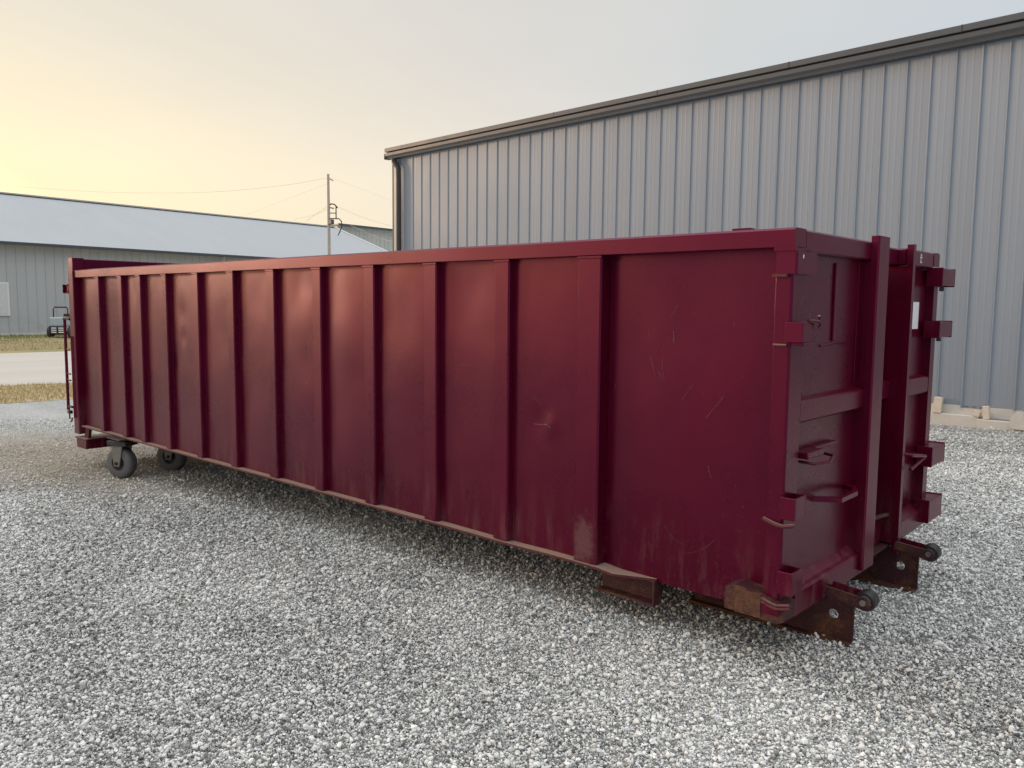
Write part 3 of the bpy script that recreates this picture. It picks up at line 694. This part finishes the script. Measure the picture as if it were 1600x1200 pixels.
# steps and latches
def step(pts, r=.012): return MB().tube(pts, r, 8).build('step_rung', PAINT2, db, True)
mb = MB()
mb.prism([(PX, .42), (.062, .50), (.062, .70), (.02, .80), (PX, .84), (PX, .80), (.01, .775), (.035, .69), (.035, .52), (PX, .455)], 'z', .672, .694); mb.build('step_rung', PAINT2, db)
mb = MB(); mb.box(PX, .03, .16, .34, .915, .942, .004); mb.box(PX, -.01, .342, .60, .93, .944, .003); mb.build('latch_bar', PAINT2, db)
MB().tube([(PX, .20, .895), (.03, .24, .885), (.055, .34, .885), (.03, .45, .895), (PX, .47, .90)], .007, 6).build('latch_loop', PAINT2, db)
step([(PX, 1.53, .76), (.05, 1.56, .752), (.052, 1.82, .715), (.02, 1.87, .71), (PX, 1.88, .71)], .010)
step([(.052, 1.55, .672), (.052, 1.82, .712)], .008)
# hinge sleeves on the near corner
def sleeve(x0, x1, y0, y1, z0, z1, t=.010, mat=PAINT2):
    mb = MB()
    mb.box(x0, x1, y0, y0 + t, z0, z1, .002); mb.box(x0, x1, y1 - t, y1, z0, z1, .002)
    mb.box(x1 - t, x1, y0 + t, y1 - t, z0, z1, .002); mb.box(x0, x0 + t, y0 + t, y1 - t, z0, z1, .002)
    return mb.build('hinge_sleeve', mat, db)
def strap(x0, x1, z, y=-.003, h=.012):
    return MB().box(x0, x1, y - .010, y, z, z + h, .003).build('hinge_strap', FLANGE, db)
mb = MB(); mb.prism([(-.070, -.014), (.012, -.014), (.020, -.006), (.020, .185), (-.0, .185), (.0, .002), (-.070, -.0035)], 'z', 1.706, 1.798); mb.build('hinge_plate', PAINT2, db)
MB().prism([(-.078, -.020), (.014, -.020), (.014, -.0035), (-.078, -.0035)], 'z', 1.799, 1.816).build('hinge_cap', PAINT2, db)
MB().prism([(-.080, -.024), (-.018, -.024), (-.018, -.0035), (-.080, -.0035)], 'z', 1.694, 1.705).build('hinge_strap', FLANGE, db)
MB().box(.0205, .022, .04, .048, 1.77, 1.785).build('paint_mark', WHITE, db)
sleeve(-.02, .055, -.016, .10, 1.425, 1.508); strap(-.074, -.012, 1.405)
MB().box(.0, .056, .0, .11, 1.41, 1.424, .002).build('hinge_foot', PAINT, db)
MB().tube([(.05, .05, 1.515), (.075, .10, 1.512), (.07, .13, 1.50)], .007, 6).build('hinge_pin', FLANGE, db)
MB().tube([(.072, .105, 1.535), (.07, .13, 1.50), (.062, .125, 1.482)], .006, 6).build('hinge_pin', FLANGE, db)
sleeve(-.012, .055, -.014, .10, .680, .775)
MB().tube([(-.085, -.007, .668), (-.03, -.016, .655), (.01, -.022, .652), (.055, -.014, .662)], .009, 6).build('hinge_strap', FLANGE, db)
sleeve(-.012, .055, -.014, .10, .355, .455)
for dz in (0, -.014):
    MB().tube([(-.085, -.016, .322 + dz), (-.03, -.028, .312 + dz), (.0, -.034, .310 + dz), (.055, -.030, .322 + dz)], .0065, 6).build('hinge_strap', FLANGE, db)
# rusty lifting pocket at the foot of the near corner
MB().prism([(-.245, .335), (-.245, .236), (.0, .226), (.028, .24), (.028, .312), (-.06, .335), (-.20, .352)], 'y', -.020, .092).build('corner_pocket', RUSTP, db)
MB().box(-.195, -.075, -.0245, -.0205, .232, .338, .001).build('pocket_plate', RUST, db)
MB().box(-.064, .010, -.030, -.0205, .262, .308, .004).build('pocket_lip', PAINT2, db)
# hinge sleeves on the far corner
for z0, z1 in ((1.700, 1.808), (1.398, 1.498), (.632, .752), (.292, .430)):
    mb = MB(); t = .012
    mb.box(-.03, .06, 1.93, 1.93 + t, z0, z1, .002); mb.box(.048, .06, 1.93 + t, 2.185, z0 + .006, z1 - .006, .002); mb.box(-.03, .06, 2.185, 2.185 + t, z0, z1, .002)
    mb.box(-.02, .047, 1.95, 2.183, z1 - .014, z1 - .006, .001); mb.build('hinge_sleeve', PAINT2, db)
    MB().tube([(.0, 2.15, z0 - .025), (.0, 2.15, z0 + .04)], .014, 6).build('hinge_pin', BLACK, db)
# white labels and stencilled marks
MB().box(PX + .006, PX + .008, 1.72, 1.85, 1.452, 1.607).build('white_label', WHITE, db)
for k, (dz, wd) in enumerate(((.0, .030), (.014, .018), (.027, .034), (.040, .026))):
    MB().box(-.0018, -.0005, 1.70 + .004 * (k % 2), 1.70 + wd, 1.826 + dz, 1.832 + dz).build('stencil_mark', WHITE, db)
    MB().box(-.0018, -.0005, 1.703, 1.711, 1.8325 + dz, 1.8365 + dz).build('stencil_mark', WHITE, db)
MB().box(-.050, -.022, 1.5235, 1.5255, .226, .246).build('stencil_mark', WHITE, db)

# under-frame: long sills, front shoes with pin holes, nose rollers, cross members
def shoe(y, sgn):
    sh = bmesh.new()
    # web plate with a round hole, outline in x-z
    n = 20; hc = (.034, .125); hr = .024
    outer = [(-.70, .012), (.119, .012), (.119, .215), (.06, .262), (-.70, .262)]
    me = MB(); bm = me.bm
    ang = [2 * math.pi * k / n for k in range(n)]
    def ray_hit(t):
        d = (math.cos(t), math.sin(t)); best = None
        for i in range(len(outer)):
            a, b = outer[i], outer[(i + 1) % len(outer)]
            ex, ez = b[0] - a[0], b[1] - a[1]; den = d[0] * ez - d[1] * ex
            if abs(den) < 1e-9: continue
            s_ = ((a[0] - hc[0]) * ez - (a[1] - hc[1]) * ex) / den; u_ = ((a[0] - hc[0]) * d[1] - (a[1] - hc[1]) * d[0]) / den
            if s_ > 0 and -1e-6 <= u_ <= 1 + 1e-6 and (best is None or s_ < best): best = s_
        return (hc[0] + d[0] * best, hc[1] + d[1] * best)
    ca = sorted(ang + [math.atan2(q[1] - hc[1], q[0] - hc[0]) % (2 * math.pi) for q in outer])
    fr = []
    for yy in (y, y + sgn * .014):
        I = [bm.verts.new((hc[0] + hr * math.cos(t), yy, hc[1] + hr * math.sin(t))) for t in ca]
        O = [bm.verts.new((lambda q: (q[0], yy, q[1]))(ray_hit(t))) for t in ca]; fr.append((I, O))
    m = len(ca)
    for (I, O) in fr:
        for k in range(m): bm.faces.new((I[k], I[(k + 1) % m], O[(k + 1) % m], O[k]))
    for k in range(m):
        j = (k + 1) % m
        bm.faces.new((fr[0][0][k], fr[0][0][j], fr[1][0][j], fr[1][0][k])); bm.faces.new((fr[0][1][k], fr[0][1][j], fr[1][1][j], fr[1][1][k]))
    bmesh.ops.remove_doubles(bm, verts=bm.verts, dist=1e-5)
    s_ob = me.build('front_shoe', RUSTP, db)
    ya, yb = sorted((y - sgn * .035, y + sgn * .05))
    MB().box(-.72, .121, ya, yb, -.004, .0115, .002).build('shoe_flange', RUST, s_ob)
    MB().box(.1195, .127, min(y, y + sgn * .016), max(y, y + sgn * .016), .012, .215).build('shoe_edge', RUSTP, s_ob)
    # nose roller on two arms
    yc = y - .05 if sgn > 0 else y - .06
    for dy in (-.045, .045):
        mb = MB(); mb.prism([(.02, .245), (.03, .285), (.205, .268), (.232, .245), (.225, .215), (.19, .215)], 'y', yc + dy - .006, yc + dy + .006); mb.build('roller_arm', RUSTP if dy < 0 else PAINT2, s_ob)
    rl = MB(); rl.lathe_y([(-.035, .012), (-.035, .040), (-.028, .046), (.028, .046), (.035, .040), (.035, .012)], (.200, yc, .248), 24); ro = rl.build('nose_roller', BLACK, s_ob, True)
    MB().lathe_y([(-.060, .0), (-.060, .014), (.060, .014), (.060, .0)], (.200, yc, .248), 14, False).build('roller_axle', STEEL, s_ob, True)
    MB().lathe_y([(-.037, .014), (-.037, .028), (.037, .028), (.037, .014)], (.200, yc, .248), 20).build('roller_bush', STEEL, s_ob, True)
shoe(.534, 1); shoe(1.540, -1)
for y0 in (.55, 1.46):
    MB().prism([(y0, .235), (y0 + .065, .235), (y0 + .065, .222), (y0 + .012, .222), (y0 + .012, .088), (y0 + .065, .088), (y0 + .065, .076), (y0, .076)], 'x', -7.6, -.70).build('long_sill', RUSTP, db)
k = -7.3
while k < -.3:
    MB().prism([(k, .234), (k + .05, .234), (k + .05, .226), (k + .007, .226), (k + .007, .150), (k + .05, .150), (k + .05, .142), (k, .142)], 'y', .32, W - .3).build('cross_member', RUSTP, db); k += .58
# short outrigger channel under the flange
MB().prism([(.07, .235), (.135, .235), (.135, .105), (.06, .105), (.06, .117), (.12, .117), (.12, .222), (.07, .222)], 'x', -1.01, -.665).build('outrigger_channel', RUSTP, db)
MB().box(-.669, -.66, .0595, .1355, .1045, .2345, .001).build('channel_end_plate', RUSTP, db)

# rear end: gate, posts, latch bar, bumper
MB().prism([(-7.885, -.003), (-7.875, -.012), (-7.765, -.012), (-7.755, -.003), (-7.755, .10), (-7.885, .10)], 'z', 1.885, 2.02).build('gate_post', PAINT2, db)
MB().prism([(-7.89, -.008), (-7.88, -.016), (-7.762, -.016), (-7.752, -.008), (-7.752, .09), (-7.89, .09)], 'z', .16, 1.884).build('gate_post', PAINT2, db)
MB().box(-7.88, -7.76, .1005, W - .10, .26, 2.012, .006).build('rear_gate', PAINT, db)
MB().prism([(-7.885, W + .003), (-7.755, W + .003), (-7.755, W - .10), (-7.885, W - .10)], 'z', .16, 2.02).build('gate_post', PAINT2, db)
MB().prism([(-7.83, -.030), (-7.755, .02), (-7.751, .014), (-7.826, -.038)], 'z', .33, 1.20).build('latch_guard', PAINT, db)
lt = MB(); lt.tube([(-8.02, -.02, 1.40), (-8.02, -.02, .40)], .016, 8); lat = lt.build('latch_handle', PAINT2, db, True)
MB().tube([(-8.04, -.02, 1.385), (-7.97, -.02, 1.39), (-7.89, -.01, 1.38)], .018, 6).build('latch_stud', BLACK, lat)
for z_ in (1.06, .80, .73):
    MB().tube([(-8.02, -.02, z_), (-7.93, -.015, z_ - .01)], .009, 6).build('latch_stud', PAINT, lat)
MB().box(-8.03, -7.89, -.03, -.005, .425, .45, .003).build('latch_keeper', PAINT2, lat)
MB().tube([(-8.0, -.02, .42), (-7.99, -.02, .30)], .008, 6).build('latch_stud', PAINT, lat)
MB().box(-8.02, -7.95, -.035, .0, .36, .395, .004).build('latch_keeper', BLACK, lat)
MB().tube([(-7.985, -.02, .27), (-7.94, -.02, .28), (-7.92, -.02, .32)], .008, 6).build('latch_hook', PAINT, lat)
hc_ = MB(); hc_.box(-7.985, -7.975, -.04, .0, 1.655, 1.745, .002); hc_.tube([(-8.01, -.02, 1.742), (-7.89, -.02, 1.742)], .007, 6); hc_.tube([(-8.0, -.02, 1.655), (-7.89, -.02, 1.655)], .007, 6)
hc_.build('gate_hinge', PAINT, db)
MB().box(-7.962, -7.891, -.016, .0, 1.652, 1.738, .002).build('gate_hinge', PAINT2, db)
MB().box(-7.90, -7.60, -.012, W + .01, .108, .122, .003).build('bumper_cap', FLANGE, db)
MB().prism([(-7.865, .010), (-7.63, .010), (-7.615, .1075), (-7.885, .1075)], 'y', .0, W).build('rear_bumper', PAINT2, db)
MB().prism([(-7.74, .1225), (-7.64, .1225), (-7.60, .235), (-7.70, .235)], 'y', .03, .06).build('bumper_gusset', FLANGE, db)
# castor wheels
def castor(x, y, zc, ang):
    before = set(bpy.data.objects)
    tr = MB(); tr.lathe_y([(-.052, .075), (-.054, .128), (-.042, .150), (-.030, .156), (.030, .156), (.042, .150), (.054, .128), (.052, .075)], (x, y, zc), 36)
    wl = tr.build('castor_wheel', RUBBER, db, True)
    MB().lathe_y([(-.030, .0), (-.046, .030), (-.040, .034), (-.026, .040), (-.026, .0745), (.026, .0745), (.026, .040), (.046, .030), (.03, .0)], (x, y, zc), 28, False).build('hub', HUB, wl, True)
    for dy in (-.068, .058):
        MB().prism([(x - .035, zc - .03), (x + .03, zc - .03), (x + .075, zc + .175), (x - .06, zc + .175)], 'y', y + dy, y + dy + .010).build('fork', ZINC, wl)
    MB().tube([(x, y - .085, zc), (x, y + .085, zc)], .016, 8).build('axle_bolt', RUSTP, wl)
    MB().box(x - .10, x + .13, y - .085, y + .085, zc + .176, zc + .225, .006).build('swivel_plate', HUB, wl)
    piv = Matrix.Translation(Vector((x, y, 0)) - Vector(ORG[db.name])); rm = piv @ Matrix.Rotation(ang, 4, 'Z') @ piv.inverted()
    for ob in set(bpy.data.objects) - before: ob.data.transform(rm)
for y in (.022, .530, 1.544, 2.052):
    castor(-6.78, y, gz(-6.78, y) + .154, R({.022: 24, .530: 30}.get(y, 10)))
MB().box(-6.92, -6.62, -.06, W + .06, .222, .2345).build('axle_beam', HUB, db)

# scratches and rubs, thin flakes of bare primer just proud of the paint
mb = MB()
def scratch(pts, w_=.003):
    for (x0, z0), (x1, z1) in zip(pts, pts[1:]):
        d = Vector((x1 - x0, z1 - z0)); 
        if d.length < 1e-6: continue
        n_ = Vector((-d.y, d.x)).normalized() * w_ * .75 * random.uniform(.4, 1)
        q = [(x0 + n_.x, z0 + n_.y), (x0 - n_.x, z0 - n_.y), (x1 - n_.x * .5, z1 - n_.y * .5), (x1 + n_.x * .5, z1 + n_.y * .5)]
        mb.bm.faces.new([mb.bm.verts.new((a, py(a, b) - .0018, b)) for a, b in q])
def curve(x, z, l, ang, bend, n=6):
    pts = [(x, z)]
    for k in range(n):
        a = ang + bend * (k / n - .5); x += math.cos(a) * l / n; z += math.sin(a) * l / n; pts.append((x, z))
    return pts
for x, z, l, a, b, w_ in ((-.62, 1.52, .07, 60, 10, .0025), (-.60, 1.40, .055, 95, 5, .006), (-.74, 1.42, .03, 85, 0, .003), (-.66, 1.32, .10, -80, 20, .002), (-.70, 1.24, .09, 110, 15, .003), (-.68, 1.26, .05, -60, 0, .003), (-.55, 1.13, .10, 55, 5, .0018), (-.42, 1.06, .14, 52, 4, .0022), (-.40, .84, .06, -70, 30, .003), (-.52, .40, .2, 35, 40, .0016), (-.62, .52, .14, -30, 60, .0016), (-.30, 1.48, .02, 80, 0, .003),
                          (-1.44, .93, .10, 5, 20, .004), (-1.36, .94, .05, -20, 0, .006), (-1.33, .97, .03, 80, 0, .003), (-1.44, 1.08, .07, -35, 10, .002), (-2.02, 1.22, .10, 8, 30, .002), (-2.05, 1.12, .06, 75, 20, .003), (-1.93, 1.0, .02, 0, 300, .002), (-2.75, 1.28, .10, 70, 20, .0016),
                          (-3.62, 1.18, .09, 80, 40, .006), (-3.60, 1.0, .03, 20, 30, .012), (-4.72, 1.22, .07, -60, 30, .004), (-3.05, 1.12, .02, 60, 0, .005), (-5.40, 1.36, .05, 10, 40, .012), (-7.30, 1.10, .09, -70, 30, .014), (-4.35, 1.2, .04, 40, 0, .004)):
    scratch(curve(x, z, l, R(a), R(b)), w_)
for _ in range(60):
    x = -rng.uniform(.15, 7.3) if rng.random() < .7 else -rng.uniform(.15, .9)
    scratch(curve(x, rng.uniform(.35, 1.6), rng.uniform(.004, .03), rng.uniform(0, 6.28), rng.uniform(-1, 1), 3), rng.uniform(.0008, .0025))
sc_o = mb.build('scratches', SCRATCH, db, normals=False); sc_o['kind'] = 'stuff'
